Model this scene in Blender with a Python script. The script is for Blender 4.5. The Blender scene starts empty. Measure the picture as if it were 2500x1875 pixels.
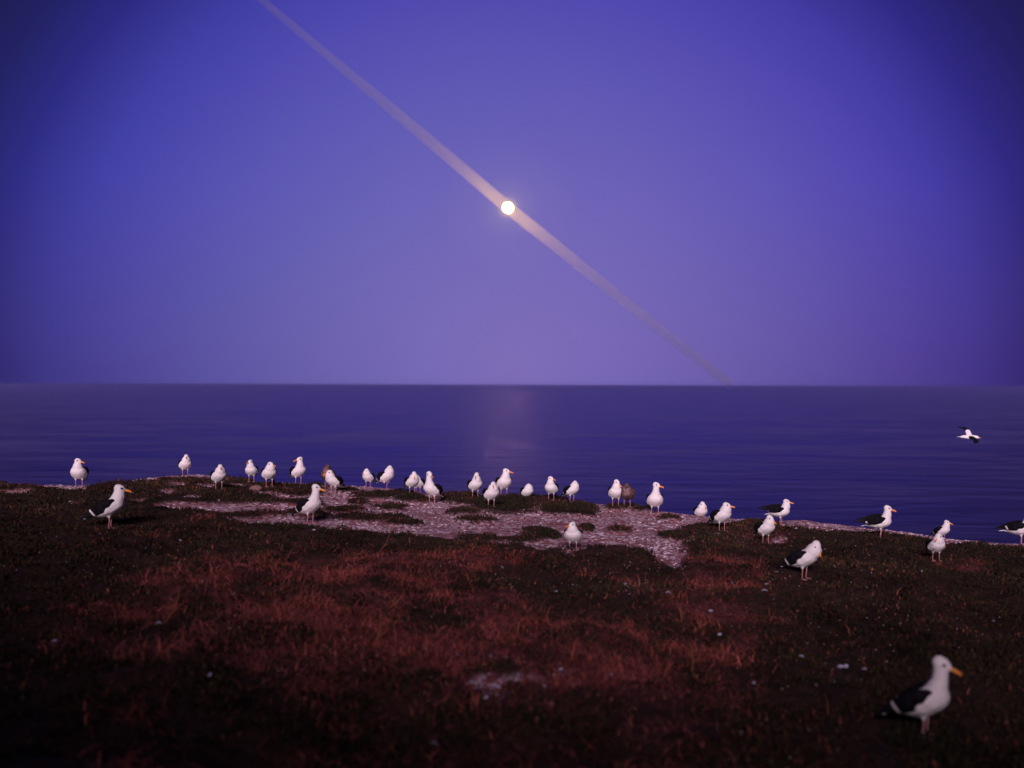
import bpy, bmesh, math, random
import numpy as np
from mathutils import Vector, Matrix
R = math.radians
random.seed(7); rng = np.random.default_rng(11)
S = bpy.context.scene

# ------------------------------------------------------------------ camera
F = 2430.0                       # focal length in photo pixels (2500 px wide)
ROLL = R(0.18)
PITCH_PX = 3.0                   # horizon sits a touch under the middle row
cam = bpy.data.cameras.new('camera'); cam_o = bpy.data.objects.new('camera', cam); S.collection.objects.link(cam_o)
cam.sensor_width = 36; cam.lens = 36*F/2500
cam_o.rotation_euler = (R(90)+math.atan(PITCH_PX/F), 0, 0)
cam_o.rotation_euler = (Matrix.Rotation(math.atan(PITCH_PX/F)+R(90), 3, 'X') @ Matrix.Rotation(ROLL, 3, 'Z')).to_euler()
cam.clip_start = .1; cam.clip_end = 400000
cam.dof.use_dof = True; cam.dof.focus_distance = 15.5; cam.dof.aperture_fstop = 1.05
S.camera = cam_o
S.cycles.volume_bounces = 3
S.view_settings.view_transform = 'Standard'; S.view_settings.look = 'None'
S.view_settings.exposure = 0; S.view_settings.gamma = 1
CAMR = np.array(cam_o.rotation_euler.to_matrix())

def ray(u, v):                   # world direction (y component = 1) seen at photo pixel u, v
    d = CAMR @ np.array([(u-1250)/F, -(v-937.5)/F, -1.0])
    return d/d[1]
def project(x, y, z):            # world point -> photo pixel
    p = np.stack([x, y, z], -1) @ CAMR
    return 1250 + F*p[..., 0]/-p[..., 2], 937.5 - F*p[..., 1]/-p[..., 2]

# ------------------------------------------------------------------ light
SUN_EL, SUN_AZ = 19.0, -8.0     # last glow of the sunset, low behind the viewer
sun = bpy.data.lights.new('sun', 'SUN'); sun_o = bpy.data.objects.new('sun', sun); S.collection.objects.link(sun_o)
sun.energy = 4.7; sun.color = (1.0, .75, .88); sun.angle = R(24)
sd = Vector((math.sin(R(SUN_AZ))*math.cos(R(SUN_EL)), -math.cos(R(SUN_AZ))*math.cos(R(SUN_EL)), math.sin(R(SUN_EL))))
sun_o.rotation_euler = sd.to_track_quat('Z', 'Y').to_euler()

def lin(c): return tuple((x/255/12.92 if x/255 <= .04045 else ((x/255+.055)/1.055)**2.4) for x in c)
W = bpy.data.worlds.new('World'); S.world = W; W.use_nodes = True
N = W.node_tree.nodes; L = W.node_tree.links
for n in list(N): N.remove(n)
def wn(t, **k):
    n = N.new(t)
    for a, b in k.items(): setattr(n, a, b)
    return n
MOON_DIR = ray(1240, 507); MOON_DIR = MOON_DIR/np.linalg.norm(MOON_DIR)
tc = wn('ShaderNodeTexCoord')
nrm = wn('ShaderNodeVectorMath', operation='NORMALIZE'); L.new(tc.outputs['Generated'], nrm.inputs[0])
def ramp_on(dirv, stops, interp='LINEAR', amax=90):
    dt = wn('ShaderNodeVectorMath', operation='DOT_PRODUCT'); L.new(nrm.outputs[0], dt.inputs[0]); dt.inputs[1].default_value = dirv
    ac = wn('ShaderNodeMath', operation='ARCCOSINE'); L.new(dt.outputs['Value'], ac.inputs[0])
    mu = wn('ShaderNodeMath', operation='MULTIPLY'); L.new(ac.outputs[0], mu.inputs[0]); mu.inputs[1].default_value = 180/math.pi/amax
    cr = wn('ShaderNodeValToRGB'); L.new(mu.outputs[0], cr.inputs[0]); cr.color_ramp.interpolation = interp
    e = cr.color_ramp.elements
    for i, (a, c) in enumerate(stops):
        el = e[i] if i < 2 else e.new(a/amax)
        el.position = a/amax; el.color = (*c, 1)
    return cr
# twilight arch: lightest and pinkest low in the middle of the eastern sky, deep blue away from it; lens edge darkening is put into these colours too
arch = ramp_on((0.0, 1, 0.0), [(0, lin((126, 110, 184))), (6, lin((117, 105, 184))), (12, lin((106, 98, 183))), (17.5, lin((92, 86, 180))),
     (21.5, lin((80, 73, 175))), (25, lin((65, 60, 165))), (28.5, lin((43, 38, 130))), (31, lin((31, 28, 100))), (34, lin((23, 21, 72))),
     (42, lin((11, 10, 36))), (62, lin((9, 8, 30))), (90, lin((26, 22, 56)))])
halo = ramp_on(tuple(MOON_DIR), [(0, (.6, .46, .0)), (.42, (.32, .22, .0)), (.6, (.10, .07, .0)), (.9, (.05, .04, .0)), (1.8, (.015, .012, .002)), (4, (0, 0, 0))], amax=10)
add = wn('ShaderNodeMixRGB', blend_type='ADD'); add.inputs[0].default_value = 1
sx = wn('ShaderNodeSeparateXYZ'); L.new(nrm.outputs[0], sx.inputs[0])
mr = wn('ShaderNodeMapRange'); L.new(sx.outputs[0], mr.inputs[0]); mr.inputs[1].default_value = -.45; mr.inputs[2].default_value = .45
side = wn('ShaderNodeMixRGB'); L.new(mr.outputs[0], side.inputs[0]); side.inputs[1].default_value = (.92, 1.04, .98, 1); side.inputs[2].default_value = (1.10, .93, .99, 1)
hue = wn('ShaderNodeMixRGB', blend_type='MULTIPLY'); hue.inputs[0].default_value = 1; L.new(arch.outputs[0], hue.inputs[1]); L.new(side.outputs[0], hue.inputs[2])
# dustier band low down towards both sides
ax_ = wn('ShaderNodeMath', operation='ABSOLUTE'); L.new(sx.outputs[0], ax_.inputs[0])
m1 = wn('ShaderNodeMapRange'); L.new(ax_.outputs[0], m1.inputs[0]); m1.inputs[1].default_value = .08; m1.inputs[2].default_value = .45
m2 = wn('ShaderNodeMapRange'); L.new(sx.outputs[2], m2.inputs[0]); m2.inputs[1].default_value = .19; m2.inputs[2].default_value = .0
m3 = wn('ShaderNodeMath', operation='MULTIPLY'); L.new(m1.outputs[0], m3.inputs[0]); L.new(m2.outputs[0], m3.inputs[1])
dust = wn('ShaderNodeMixRGB', blend_type='MULTIPLY'); L.new(m3.outputs[0], dust.inputs[0]); L.new(hue.outputs[0], dust.inputs[1]); dust.inputs[2].default_value = (.95, .80, .60, 1)
L.new(dust.outputs[0], add.inputs[1]); L.new(halo.outputs[0], add.inputs[2])
bg1 = wn('ShaderNodeBackground'); L.new(add.outputs[0], bg1.inputs[0]); bg1.inputs[1].default_value = 1
sky = wn('ShaderNodeTexSky', sky_type='NISHITA', sun_disc=False, sun_elevation=R(1.0), sun_rotation=R(180+SUN_AZ))
bg2 = wn('ShaderNodeBackground'); L.new(sky.outputs[0], bg2.inputs[0]); bg2.inputs[1].default_value = .004
sh = wn('ShaderNodeAddShader'); L.new(bg1.outputs[0], sh.inputs[0]); L.new(bg2.outputs[0], sh.inputs[1])
wo = wn('ShaderNodeOutputWorld'); L.new(sh.outputs[0], wo.inputs[0])

# ------------------------------------------------------------------ helpers
COL = S.collection
def tag(o, label=None, cat=None, group=None, kind=None):
    if label: o['label'] = label
    if cat: o['category'] = cat
    if group: o['group'] = group
    if kind: o['kind'] = kind
    return o
def npmesh(name, V, Fc, mat=None, smooth=True, cols=None, parent=None):
    """V (n,3); Fc (m,k) constant size faces"""
    me = bpy.data.meshes.new(name); V = np.asarray(V, np.float32); Fc = np.asarray(Fc, np.int32)
    k = Fc.shape[1]
    me.vertices.add(len(V)); me.vertices.foreach_set('co', V.ravel())
    me.loops.add(Fc.size); me.loops.foreach_set('vertex_index', Fc.ravel())
    me.polygons.add(len(Fc)); me.polygons.foreach_set('loop_start', np.arange(0, Fc.size, k, dtype=np.int32))
    me.polygons.foreach_set('use_smooth', np.full(len(Fc), smooth))
    me.update(calc_edges=True)
    if cols is not None:
        for an, arr in cols.items():
            at = me.color_attributes.new(an, 'FLOAT_COLOR', 'POINT')
            c = np.ones((len(V), 4), np.float32); c[:, :3] = arr; at.data.foreach_set('color', c.ravel())
    o = bpy.data.objects.new(name, me); COL.objects.link(o)
    if mat: me.materials.append(mat)
    if parent: o.parent = parent
    return o
def mat(name, base=(.5, .5, .5), rough=.8, spec=.3, nscale=None, c2=None, bump=0, bscale=80, attr=None, sheen=0):
    m = bpy.data.materials.new(name); m.use_nodes = True; n = m.node_tree.nodes; l = m.node_tree.links
    p = n['Principled BSDF']; p.inputs['Base Color'].default_value = (*base, 1); p.inputs['Roughness'].default_value = rough
    p.inputs['Specular IOR Level'].default_value = spec
    tcn = n.new('ShaderNodeTexCoord')
    if nscale:
        no = n.new('ShaderNodeTexNoise'); no.inputs['Scale'].default_value = nscale; no.inputs['Detail'].default_value = 4
        l.new(tcn.outputs['Object'], no.inputs['Vector'])
        r = n.new('ShaderNodeValToRGB'); l.new(no.outputs['Fac'], r.inputs[0])
        r.color_ramp.elements[0].position = .38; r.color_ramp.elements[1].position = .62
        r.color_ramp.elements[0].color = (*base, 1); r.color_ramp.elements[1].color = (*(c2 or base), 1)
        l.new(r.outputs[0], p.inputs['Base Color'])
    if attr:
        a = n.new('ShaderNodeAttribute'); a.attribute_name = attr; l.new(a.outputs['Color'], p.inputs['Base Color'])
    if bump:
        no = n.new('ShaderNodeTexNoise'); no.inputs['Scale'].default_value = bscale; no.inputs['Detail'].default_value = 5
        l.new(tcn.outputs['Object'], no.inputs['Vector'])
        b = n.new('ShaderNodeBump'); b.inputs['Strength'].default_value = bump; b.inputs['Distance'].default_value = .004
        l.new(no.outputs['Fac'], b.inputs['Height']); l.new(b.outputs[0], p.inputs['Normal'])
    return m

# value noise (for shapes and for where things grow)
_tab = rng.random((256, 256))
def vnoise(x, y, s):
    x = np.asarray(x)*s; y = np.asarray(y)*s
    xi = np.floor(x).astype(int); yi = np.floor(y).astype(int); fx = x-xi; fy = y-yi
    fx = fx*fx*(3-2*fx); fy = fy*fy*(3-2*fy)
    t = lambda a, b: _tab[a % 256, b % 256]
    return (t(xi, yi)*(1-fx)+t(xi+1, yi)*fx)*(1-fy)+(t(xi, yi+1)*(1-fx)+t(xi+1, yi+1)*fx)*fy
def fbm(x, y, s, o=4):
    r = 0; a = .5
    for i in range(o):
        r = r + a*(vnoise(x+17.3*i, y-9.1*i, s)-.5)*2; a *= .5; s *= 2.07
    return r
def sstep(a, b, x):
    t = np.clip((x-a)/(b-a), 0, 1); return t*t*(3-2*t)

# ------------------------------------------------------------------ the headland
EDGE = [(0, 1184), (100, 1184), (170, 1186), (250, 1184), (300, 1179), (340, 1170), (370, 1166), (420, 1161), (480, 1158), (520, 1163), (560, 1171),
        (600, 1175), (640, 1177), (700, 1178), (740, 1180), (800, 1183), (880, 1187), (953, 1193), (1007, 1200), (1045, 1205), (1100, 1205),
        (1155, 1205), (1226, 1209), (1280, 1211), (1326, 1215), (1390, 1223), (1444, 1229), (1490, 1235), (1545, 1239), (1581, 1245), (1617, 1249),
        (1671, 1255), (1725, 1261), (1788, 1267), (1843, 1270), (1897, 1273), (1933, 1271), (1960, 1270), (2005, 1276), (2080, 1285), (2159, 1293),
        (2219, 1300), (2299, 1314), (2358, 1320), (2418, 1325), (2500, 1329)]
EU = np.array([e[0] for e in EDGE], float); EV = np.array([e[1] for e in EDGE], float)
ex, ey = [], []
for u_, v_ in EDGE:
    r_ = ray(u_, v_)                      # point (x,y,z) = d*(rx,1,rz) on z = -1.72-.05x-.008y
    d_ = 1.72/(-r_[2]-.05*r_[0]-.008)
    ex.append(r_[0]*d_); ey.append(d_)
ex = np.array([-60, -25] + ex + [12, 30, 60.]); ey = np.array([9, 13.2] + ey + [12.6, 9, 4.])
def base_z(x, y): return -1.72-.05*x-.008*y
# where the ground is bare and where mat plants grow, traced on the ground from the photo and turned into ground positions
BARE = [(30, 1204, 45, 5), (175, 1193, 32, 7), (180, 1234, 20, 3), (430, 1187, 34, 4), (505, 1192, 28, 5), (410, 1207, 18, 8), (466, 1217, 22, 6),
        (342, 1227, 24, 5), (440, 1239, 80, 8), (590, 1190, 24, 4), (697, 1200, 16, 4), (715, 1214, 60, 10), (600, 1244, 185, 12), (690, 1278, 118, 13),
        (800, 1284, 90, 16), (1330, 1330, 28, 8), (1125, 1342, 20, 4), (1750, 1312, 20, 7), (1900, 1326, 22, 8), (650, 1210, 40, 5), (2140, 1300, 60, 5)]
VEG = [(745, 1193, 48, 9), (730, 1205, 60, 7), (859, 1201, 33, 5), (910, 1214, 45, 7), (1000, 1217, 34, 9), (1035, 1224, 25, 7), (958, 1206, 42, 6),
       (882, 1229, 24, 7), (959, 1240, 37, 8), (842, 1247, 50, 9), (900, 1268, 95, 10), (990, 1281, 48, 6), (712, 1229, 34, 6), (1135, 1219, 52, 13),
       (1100, 1212, 30, 7), (1230, 1235, 88, 20), (1330, 1226, 60, 11), (1390, 1243, 72, 17), (1425, 1252, 34, 10), (1130, 1253, 40, 8), (1168, 1271, 48, 7),
       (1318, 1308, 46, 14), (1270, 1323, 52, 9), (1160, 1322, 62, 15), (1438, 1293, 20, 8), (1514, 1241, 37, 6), (1570, 1246, 22, 4), (1637, 1269, 28, 5),
       (1513, 1297, 30, 6), (1735, 1295, 78, 11), (1670, 1312, 52, 12), (1745, 1345, 80, 24), (1840, 1283, 40, 10), (1255, 1265, 1, 1)]
VU = [0, 60, 200, 245, 260, 340, 370, 450, 540, 560, 610, 620, 700, 770, 790, 830, 900, 1000, 1100, 1200, 1400, 1500, 1570, 1620, 1655, 1680, 1692, 1700, 1740, 1800, 1850, 1880, 1950, 2000, 2080, 2150, 2250, 2300, 2400, 2500]
VL = [1189, 1190, 1200, 1190, 1184, 1176, 1178, 1172, 1176, 1170, 1172, 1184, 1188, 1196, 1250, 1300, 1308, 1318, 1334, 1340, 1344, 1349, 1358, 1382, 1400, 1372, 1335, 1304, 1287, 1284, 1290, 1286, 1296, 1301, 1306, 1308, 1320, 1330, 1336, 1339]
def fields(x, y):
    """bare 0..1 (guano stained soil), dry 0..1 (dead grass) at ground points"""
    x = np.asarray(x, float); y = np.asarray(y, float)
    yy = np.maximum(y, 3.2)
    u, v = project(x, yy, base_z(x, yy))
    n1 = fbm(x, y, 1.6, 4); n2 = fbm(x+40, y+11, 4.5, 3)
    n4 = fbm(x-13, y+57, 14, 3)
    vj = v + n1*6*(v-900)/350 + n2*5 + n4*9; uj = u + n1*18 + n2*16 + n4*14
    b = sstep(3, -3, vj-np.interp(uj, VU, VL))
    for cu, cv, a, h in BARE:
        b = np.maximum(b, sstep(1.25, .75, np.hypot((uj-cu)/a, (v+n2*2-cv)/h)))
    for cu, cv, a, h in VEG:
        b = b*(1-sstep(1.25, .8, np.hypot((uj-cu)/a, (v+n2*2-cv)/h)))
    for cu, cv, a, h in [(1225, 1695, 75, 40), (1390, 1655, 55, 14), (1330, 1690, 40, 20)]:
        b = np.maximum(b, .75*sstep(1.3, .6, np.hypot((u+n1*90-cu)/a, (v+n2*30-cv)/h))*sstep(-.25, .2, n2+n1))
    el = lambda cu, cv, a, h: sstep(1.3, .5, np.hypot((u+n1*60-cu)/a, (v+n2*12-cv)/h))
    dry = .95*el(1040, 1385, 230, 24) + .8*el(1760, 1385, 95, 13) + .75*el(1760, 1500, 120, 130) + .75*el(780, 1400, 180, 18) + \
          .7*el(960, 1530, 330, 110) + .55*el(1250, 1640, 520, 130) + .3*el(650, 1500, 400, 150) + .3*el(300, 1560, 200, 70) + \
          .5*el(1870, 1330, 70, 20) + .35*el(2330, 1400, 120, 10)
    n3 = fbm(x+71, y-23, 9, 3)
    dry = np.clip(dry*(.80+1.6*n1+1.5*n2+1.6*n3)+(.05+.30*np.clip(n1+n3-.25, 0, 1))*sstep(120, 700, u)*sstep(2100, 1600, u), 0, 1)
    out = (y < 3.2); b = np.where(out, 0, b); dry = np.where(out, .3, dry)
    return b, dry
def cliff_s(x, y): return y-np.interp(x, ex, ey)
def ground_z(x, y, fine=True):
    x = np.asarray(x, float); y = np.asarray(y, float)
    z = base_z(x, np.clip(y, -6, 40)) + .03*fbm(x, y, .45, 3)*sstep(0, 3, -cliff_s(x, y))
    s = cliff_s(x, y)
    z = z - np.where(s > 0, .09*s + .30*np.minimum(s, 6)**2 + np.maximum(s-6, 0)*2.6, 0)
    # unseen bank added behind the viewer to keep the low glow off the nearest ground
    z = z + 4.45*sstep(-1.0, -5.5, y)*(1+.30*np.abs(x)/6*sstep(12, 6, np.abs(x))) + .12*sstep(-1, -4, y)*fbm(x, y, .8, 3)
    if fine:
        b, dry = fields(x, y)
        z = z + (1-b)*(.045+.035*fbm(x, y, 3.0, 3)+.15*fbm(x+31, y-7, 1.3, 3)*sstep(13, 9.5, y)) + .012*fbm(x+5, y, 7, 3)*sstep(.3, 0, s)
    return np.maximum(z, -66)
def hit(u, v, fine=True):
    r = ray(u, v); d = np.arange(2.5, 40, .01)
    g = ground_z(r[0]*d, d, fine); below = r[2]*d < g
    i = int(np.argmax(below)) if below.any() else len(d)-1
    return float(r[0]*d[i]), float(d[i]), float(g[i])

def axis(lo, a, b, hi, step):
    fine = np.arange(a, b+1e-6, step)
    left = a-np.cumsum(np.geomspace(step*1.2, 4, 60)); left = left[left > lo][::-1]
    right = b+np.cumsum(np.geomspace(step*1.2, 4, 60)); right = right[right < hi]
    return np.concatenate([[lo], left, fine, right, [hi]])
xs = axis(-70, -10, 9.5, 70, .045); ys = axis(-45, 4.0, 19.5, 60, .045)
X, Y = np.meshgrid(xs, ys); Z = ground_z(X, Y); b_, d_ = fields(X, Y)
nx, ny = len(xs), len(ys); I = np.arange(nx*ny).reshape(ny, nx)
Fq = np.stack([I[:-1, :-1], I[:-1, 1:], I[1:, 1:], I[1:, :-1]], -1).reshape(-1, 4)
soil = bpy.data.materials.new('soil'); soil.use_nodes = True
n = soil.node_tree.nodes; l = soil.node_tree.links; p = n['Principled BSDF']; p.inputs['Roughness'].default_value = .95; p.inputs['Specular IOR Level'].default_value = .15
at = n.new('ShaderNodeAttribute'); at.attribute_name = 'cover'; tcn = n.new('ShaderNodeTexCoord')
sp = n.new('ShaderNodeSeparateColor'); l.new(at.outputs['Color'], sp.inputs[0])
def noise(scale, detail=4, rough=.55, dist=0):
    q = n.new('ShaderNodeTexNoise'); q.inputs['Scale'].default_value = scale; q.inputs['Detail'].default_value = detail
    q.inputs['Roughness'].default_value = rough; q.inputs['Distortion'].default_value = dist; l.new(tcn.outputs['Object'], q.inputs['Vector']); return q
def rampn(src, a, b, ca, cb):
    q = n.new('ShaderNodeValToRGB'); q.color_ramp.elements[0].position = a; q.color_ramp.elements[1].position = b
    q.color_ramp.elements[0].color = (*ca, 1); q.color_ramp.elements[1].color = (*cb, 1); l.new(src, q.inputs[0]); return q
def mix(f, a, b):
    q = n.new('ShaderNodeMixRGB')
    for s_, i_ in ((f, 0), (a, 1), (b, 2)):
        if isinstance(s_, (float, int)): q.inputs[i_].default_value = s_
        elif isinstance(s_, tuple): q.inputs[i_].default_value = (*s_, 1)
        else: l.new(s_, q.inputs[i_])
    return q.outputs[0]
earth = rampn(noise(9, 6).outputs['Fac'], .35, .65, (.16, .044, .05), (.34, .11, .125)).outputs[0]
f1 = rampn(noise(19, 7, .68, .3).outputs['Fac'], .49, .55, (0, 0, 0), (1, 1, 1)).outputs[0]
f2 = rampn(noise(2.2, 3).outputs['Fac'], .36, .62, (.25, .25, .25), (1, 1, 1)).outputs[0]
mm = n.new('ShaderNodeMath'); mm.operation = 'MULTIPLY'; l.new(f1, mm.inputs[0]); l.new(f2, mm.inputs[1])
barec = mix(mm.outputs[0], earth, (.88, .74, .86))
vegc = rampn(noise(14, 5).outputs['Fac'], .35, .65, (.018, .010, .008), (.05, .026, .018)).outputs[0]
dryc = rampn(noise(25, 5).outputs['Fac'], .35, .7, (.05, .016, .018), (.20, .06, .062)).outputs[0]
under = mix(sp.outputs[1], vegc, dryc)
l.new(mix(sp.outputs[0], under, barec), p.inputs['Base Color'])
bn = n.new('ShaderNodeBump'); bn.inputs['Strength'].default_value = 1; bn.inputs['Distance'].default_value = .02
l.new(noise(17, 6, .65, .8).outputs['Fac'], bn.inputs['Height']); l.new(bn.outputs[0], p.inputs['Normal'])
cov = np.stack([b_.ravel(), d_.ravel(), 0*b_.ravel()], -1)
ground = npmesh('ground', np.stack([X.ravel(), Y.ravel(), Z.ravel()], -1), Fq, soil, True, {'cover': cov})
tag(ground, 'rough headland ground of guano stained soil dropping to the sea', None, None, 'structure')

# ------------------------------------------------------------------ sea
SEA_Z = -62.0; HAZE = 8e-5
wm = bpy.data.materials.new('sea_water'); wm.use_nodes = True
n = wm.node_tree.nodes; l = wm.node_tree.links; p = n['Principled BSDF']
n.remove(p); p = n.new('ShaderNodeBsdfGlossy'); p.inputs['Color'].default_value = (.27, .25, .68, 1)
df = n.new('ShaderNodeBsdfDiffuse'); df.inputs['Color'].default_value = (.005, .004, .045, 1)
fr = n.new('ShaderNodeFresnel'); fr.inputs['IOR'].default_value = 1.33
mxs = n.new('ShaderNodeMixShader'); l.new(fr.outputs[0], mxs.inputs[0]); l.new(df.outputs[0], mxs.inputs[1]); l.new(p.outputs[0], mxs.inputs[2])
l.new(mxs.outputs[0], n['Material Output'].inputs['Surface'])
tcn = n.new('ShaderNodeTexCoord')
mp = n.new('ShaderNodeMapping'); mp.inputs['Scale'].default_value = (.55, 1.4, 1); l.new(tcn.outputs['Object'], mp.inputs['Vector'])
hs = []
for sc_, am in ((.03, 1.6), (.11, .35), (.6, .05)):
    q = n.new('ShaderNodeTexNoise'); q.inputs['Scale'].default_value = sc_; q.inputs['Detail'].default_value = 3; q.inputs['Distortion'].default_value = .4
    l.new(mp.outputs[0], q.inputs['Vector'])
    m_ = n.new('ShaderNodeMath'); m_.operation = 'MULTIPLY'; l.new(q.outputs['Fac'], m_.inputs[0]); m_.inputs[1].default_value = am; hs.append(m_)
a1 = n.new('ShaderNodeMath'); l.new(hs[0].outputs[0], a1.inputs[0]); l.new(hs[1].outputs[0], a1.inputs[1])
a2 = n.new('ShaderNodeMath'); l.new(a1.outputs[0], a2.inputs[0]); l.new(hs[2].outputs[0], a2.inputs[1])
bn = n.new('ShaderNodeBump'); bn.inputs['Strength'].default_value = 1; bn.inputs['Distance'].default_value = 1.0
l.new(a2.outputs[0], bn.inputs['Height']); l.new(bn.outputs[0], p.inputs['Normal']); l.new(bn.outputs[0], fr.inputs['Normal'])
wp = n.new('ShaderNodeMapping'); wp.inputs['Scale'].default_value = (.6, 1.0, 1); l.new(tcn.outputs['Object'], wp.inputs['Vector'])
wq = n.new('ShaderNodeTexNoise'); wq.inputs['Scale'].default_value = .011; wq.inputs['Detail'].default_value = 5; wq.inputs['Distortion'].default_value = .8; l.new(wp.outputs[0], wq.inputs['Vector'])
wr = n.new('ShaderNodeMapRange'); l.new(wq.outputs['Fac'], wr.inputs[0]); wr.inputs[1].default_value = .3; wr.inputs[2].default_value = .7; wr.inputs[3].default_value = .36; wr.inputs[4].default_value = .54
l.new(wr.outputs[0], p.inputs['Roughness'])       # wind patches
rr = np.concatenate([[0], np.geomspace(30, 120000, 60)]); aa = np.linspace(0, 2*math.pi, 97)[:-1]
V = [(0, 0, SEA_Z)]; Fs = []
for r_ in rr[1:]:
    for a_ in aa: V.append((r_*math.cos(a_), r_*math.sin(a_), SEA_Z))
for j in range(len(rr)-2):
    for i in range(96):
        a = 1+j*96+i; b = 1+j*96+(i+1) % 96; Fs.append((a, a+96, b+96, b))
V = V[1:]; Fs = [tuple(k-1 for k in f) for f in Fs]
sea = npmesh('sea', V, Fs, wm, False); tag(sea, 'dark blue evening sea reaching the hazy horizon', None, None, 'structure')

# ------------------------------------------------------------------ moon and the lens flare across it, added as a lit tube
mm_ = bpy.data.materials.new('moonlight'); mm_.use_nodes = True; n = mm_.node_tree.nodes; l = mm_.node_tree.links
n.remove(n['Principled BSDF']); em = n.new('ShaderNodeEmission'); em.inputs[0].default_value = (1, .56, .17, 1); em.inputs[1].default_value = 760
l.new(em.outputs[0], n['Material Output'].inputs[0])
bm = bmesh.new(); bmesh.ops.create_icosphere(bm, subdivisions=4, radius=100000*.0048)
me = bpy.data.meshes.new('moon'); bm.to_mesh(me); bm.free(); me.materials.append(mm_)
moon = bpy.data.objects.new('moon', me); COL.objects.link(moon); moon.location = MOON_DIR*100000
for f_ in me.polygons: f_.use_smooth = True
tag(moon, 'bright yellow white full moon standing over the sea', 'moon')

cm = bpy.data.materials.new('flare_volume'); cm.use_nodes = True; n = cm.node_tree.nodes; l = cm.node_tree.links
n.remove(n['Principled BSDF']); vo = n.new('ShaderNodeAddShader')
for k_, (den, g_) in enumerate(((.0130, .948), (.0030, .1))):       # lens flare streak shaped as a scattering volume: a forward lobe towards the moon, the rest caught from the evening glow
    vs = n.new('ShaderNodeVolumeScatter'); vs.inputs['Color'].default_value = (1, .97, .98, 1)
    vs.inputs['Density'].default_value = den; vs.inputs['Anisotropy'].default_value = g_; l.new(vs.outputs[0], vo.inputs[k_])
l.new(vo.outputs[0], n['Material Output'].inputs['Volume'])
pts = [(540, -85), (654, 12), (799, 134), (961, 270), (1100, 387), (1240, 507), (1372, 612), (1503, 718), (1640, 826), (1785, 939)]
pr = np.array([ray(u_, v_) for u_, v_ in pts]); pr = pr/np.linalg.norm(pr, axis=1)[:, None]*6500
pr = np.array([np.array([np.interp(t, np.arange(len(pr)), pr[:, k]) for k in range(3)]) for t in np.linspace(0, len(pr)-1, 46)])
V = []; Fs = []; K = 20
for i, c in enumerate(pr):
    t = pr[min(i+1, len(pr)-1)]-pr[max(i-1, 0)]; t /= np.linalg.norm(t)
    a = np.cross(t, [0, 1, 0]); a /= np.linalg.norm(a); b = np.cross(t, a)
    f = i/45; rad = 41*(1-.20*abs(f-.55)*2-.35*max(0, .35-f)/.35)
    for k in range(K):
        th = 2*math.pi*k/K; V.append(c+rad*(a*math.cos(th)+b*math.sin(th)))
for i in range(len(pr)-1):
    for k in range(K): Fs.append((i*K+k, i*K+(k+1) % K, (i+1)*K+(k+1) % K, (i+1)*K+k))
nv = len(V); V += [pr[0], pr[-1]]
ct = npmesh('lens_flare', V, Fs, cm, True)
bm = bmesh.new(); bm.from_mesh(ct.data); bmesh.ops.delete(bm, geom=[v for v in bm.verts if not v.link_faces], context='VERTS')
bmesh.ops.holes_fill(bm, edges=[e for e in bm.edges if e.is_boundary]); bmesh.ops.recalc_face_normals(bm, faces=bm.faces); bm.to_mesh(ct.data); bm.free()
tag(ct, 'long pink lens flare streak built as a lit tube, slanting across the moon down to the horizon', 'lens_flare')

# sea haze: everything inside it, sky outside
hz = bpy.data.materials.new('haze'); hz.use_nodes = True; n = hz.node_tree.nodes; l = hz.node_tree.links
n.remove(n['Principled BSDF']); pv = n.new('ShaderNodeVolumePrincipled'); pv.inputs['Color'].default_value = (.45, .43, 1, 1)
pv.inputs['Density'].default_value = HAZE; pv.inputs['Anisotropy'].default_value = .5; l.new(pv.outputs[0], n['Material Output'].inputs['Volume'])
a_ = 24000; V = [(x_, y_, z_) for z_ in (-68, 4) for x_, y_ in ((-a_, -a_), (a_, -a_), (a_, a_), (-a_, a_))]
hb = npmesh('haze', V, [(3, 2, 1, 0), (4, 5, 6, 7), (0, 1, 5, 4), (1, 2, 6, 5), (2, 3, 7, 6), (3, 0, 4, 7)], hz, False); tag(hb, 'thin evening haze lying over the sea', None, None, 'stuff')

# ------------------------------------------------------------------ gulls
M_white = mat('white_plumage', (.80, .77, .76), .9, .15, bump=.35, bscale=45)
M_slate = mat('slate_plumage', (.006, .006, .008), .9, .03, nscale=30, c2=(.012, .011, .015), bump=.5, bscale=60)
M_black = mat('black_plumage', (.008, .008, .010), .7, .2, bump=.3)
M_bill = mat('orange_bill', (.78, .30, .035), .5, .4)
M_spot = mat('red_bill_spot', (.75, .20, .03), .5, .4)
M_leg = mat('pink_leg', (.50, .24, .24), .6, .3, bump=.2)
M_eye = mat('dark_eye', (.01, .008, .01), .3, .5)
M_brown = mat('mottled_brown_plumage', (.035, .018, .018), .9, .15, nscale=52, c2=(.20, .12, .12), bump=.5, bscale=60)
M_brown2 = mat('brown_wing_plumage', (.035, .02, .02), .9, .15, nscale=40, c2=(.15, .09, .085), bump=.5)
M_pale = mat('pale_mottled_plumage', (.12, .06, .06), .9, .15, nscale=46, c2=(.34, .22, .23), bump=.4)
M_dbill = mat('dark_bill', (.03, .02, .02), .5, .3)
_ico = None
def unit_ico():
    global _ico
    if _ico is None:
        bm = bmesh.new(); bmesh.ops.create_icosphere(bm, subdivisions=2, radius=1)
        _ico = (np.array([v.co[:] for v in bm.verts]), np.array([[v.index for v in f.verts] for f in bm.faces])); bm.free()
    return _ico
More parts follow.
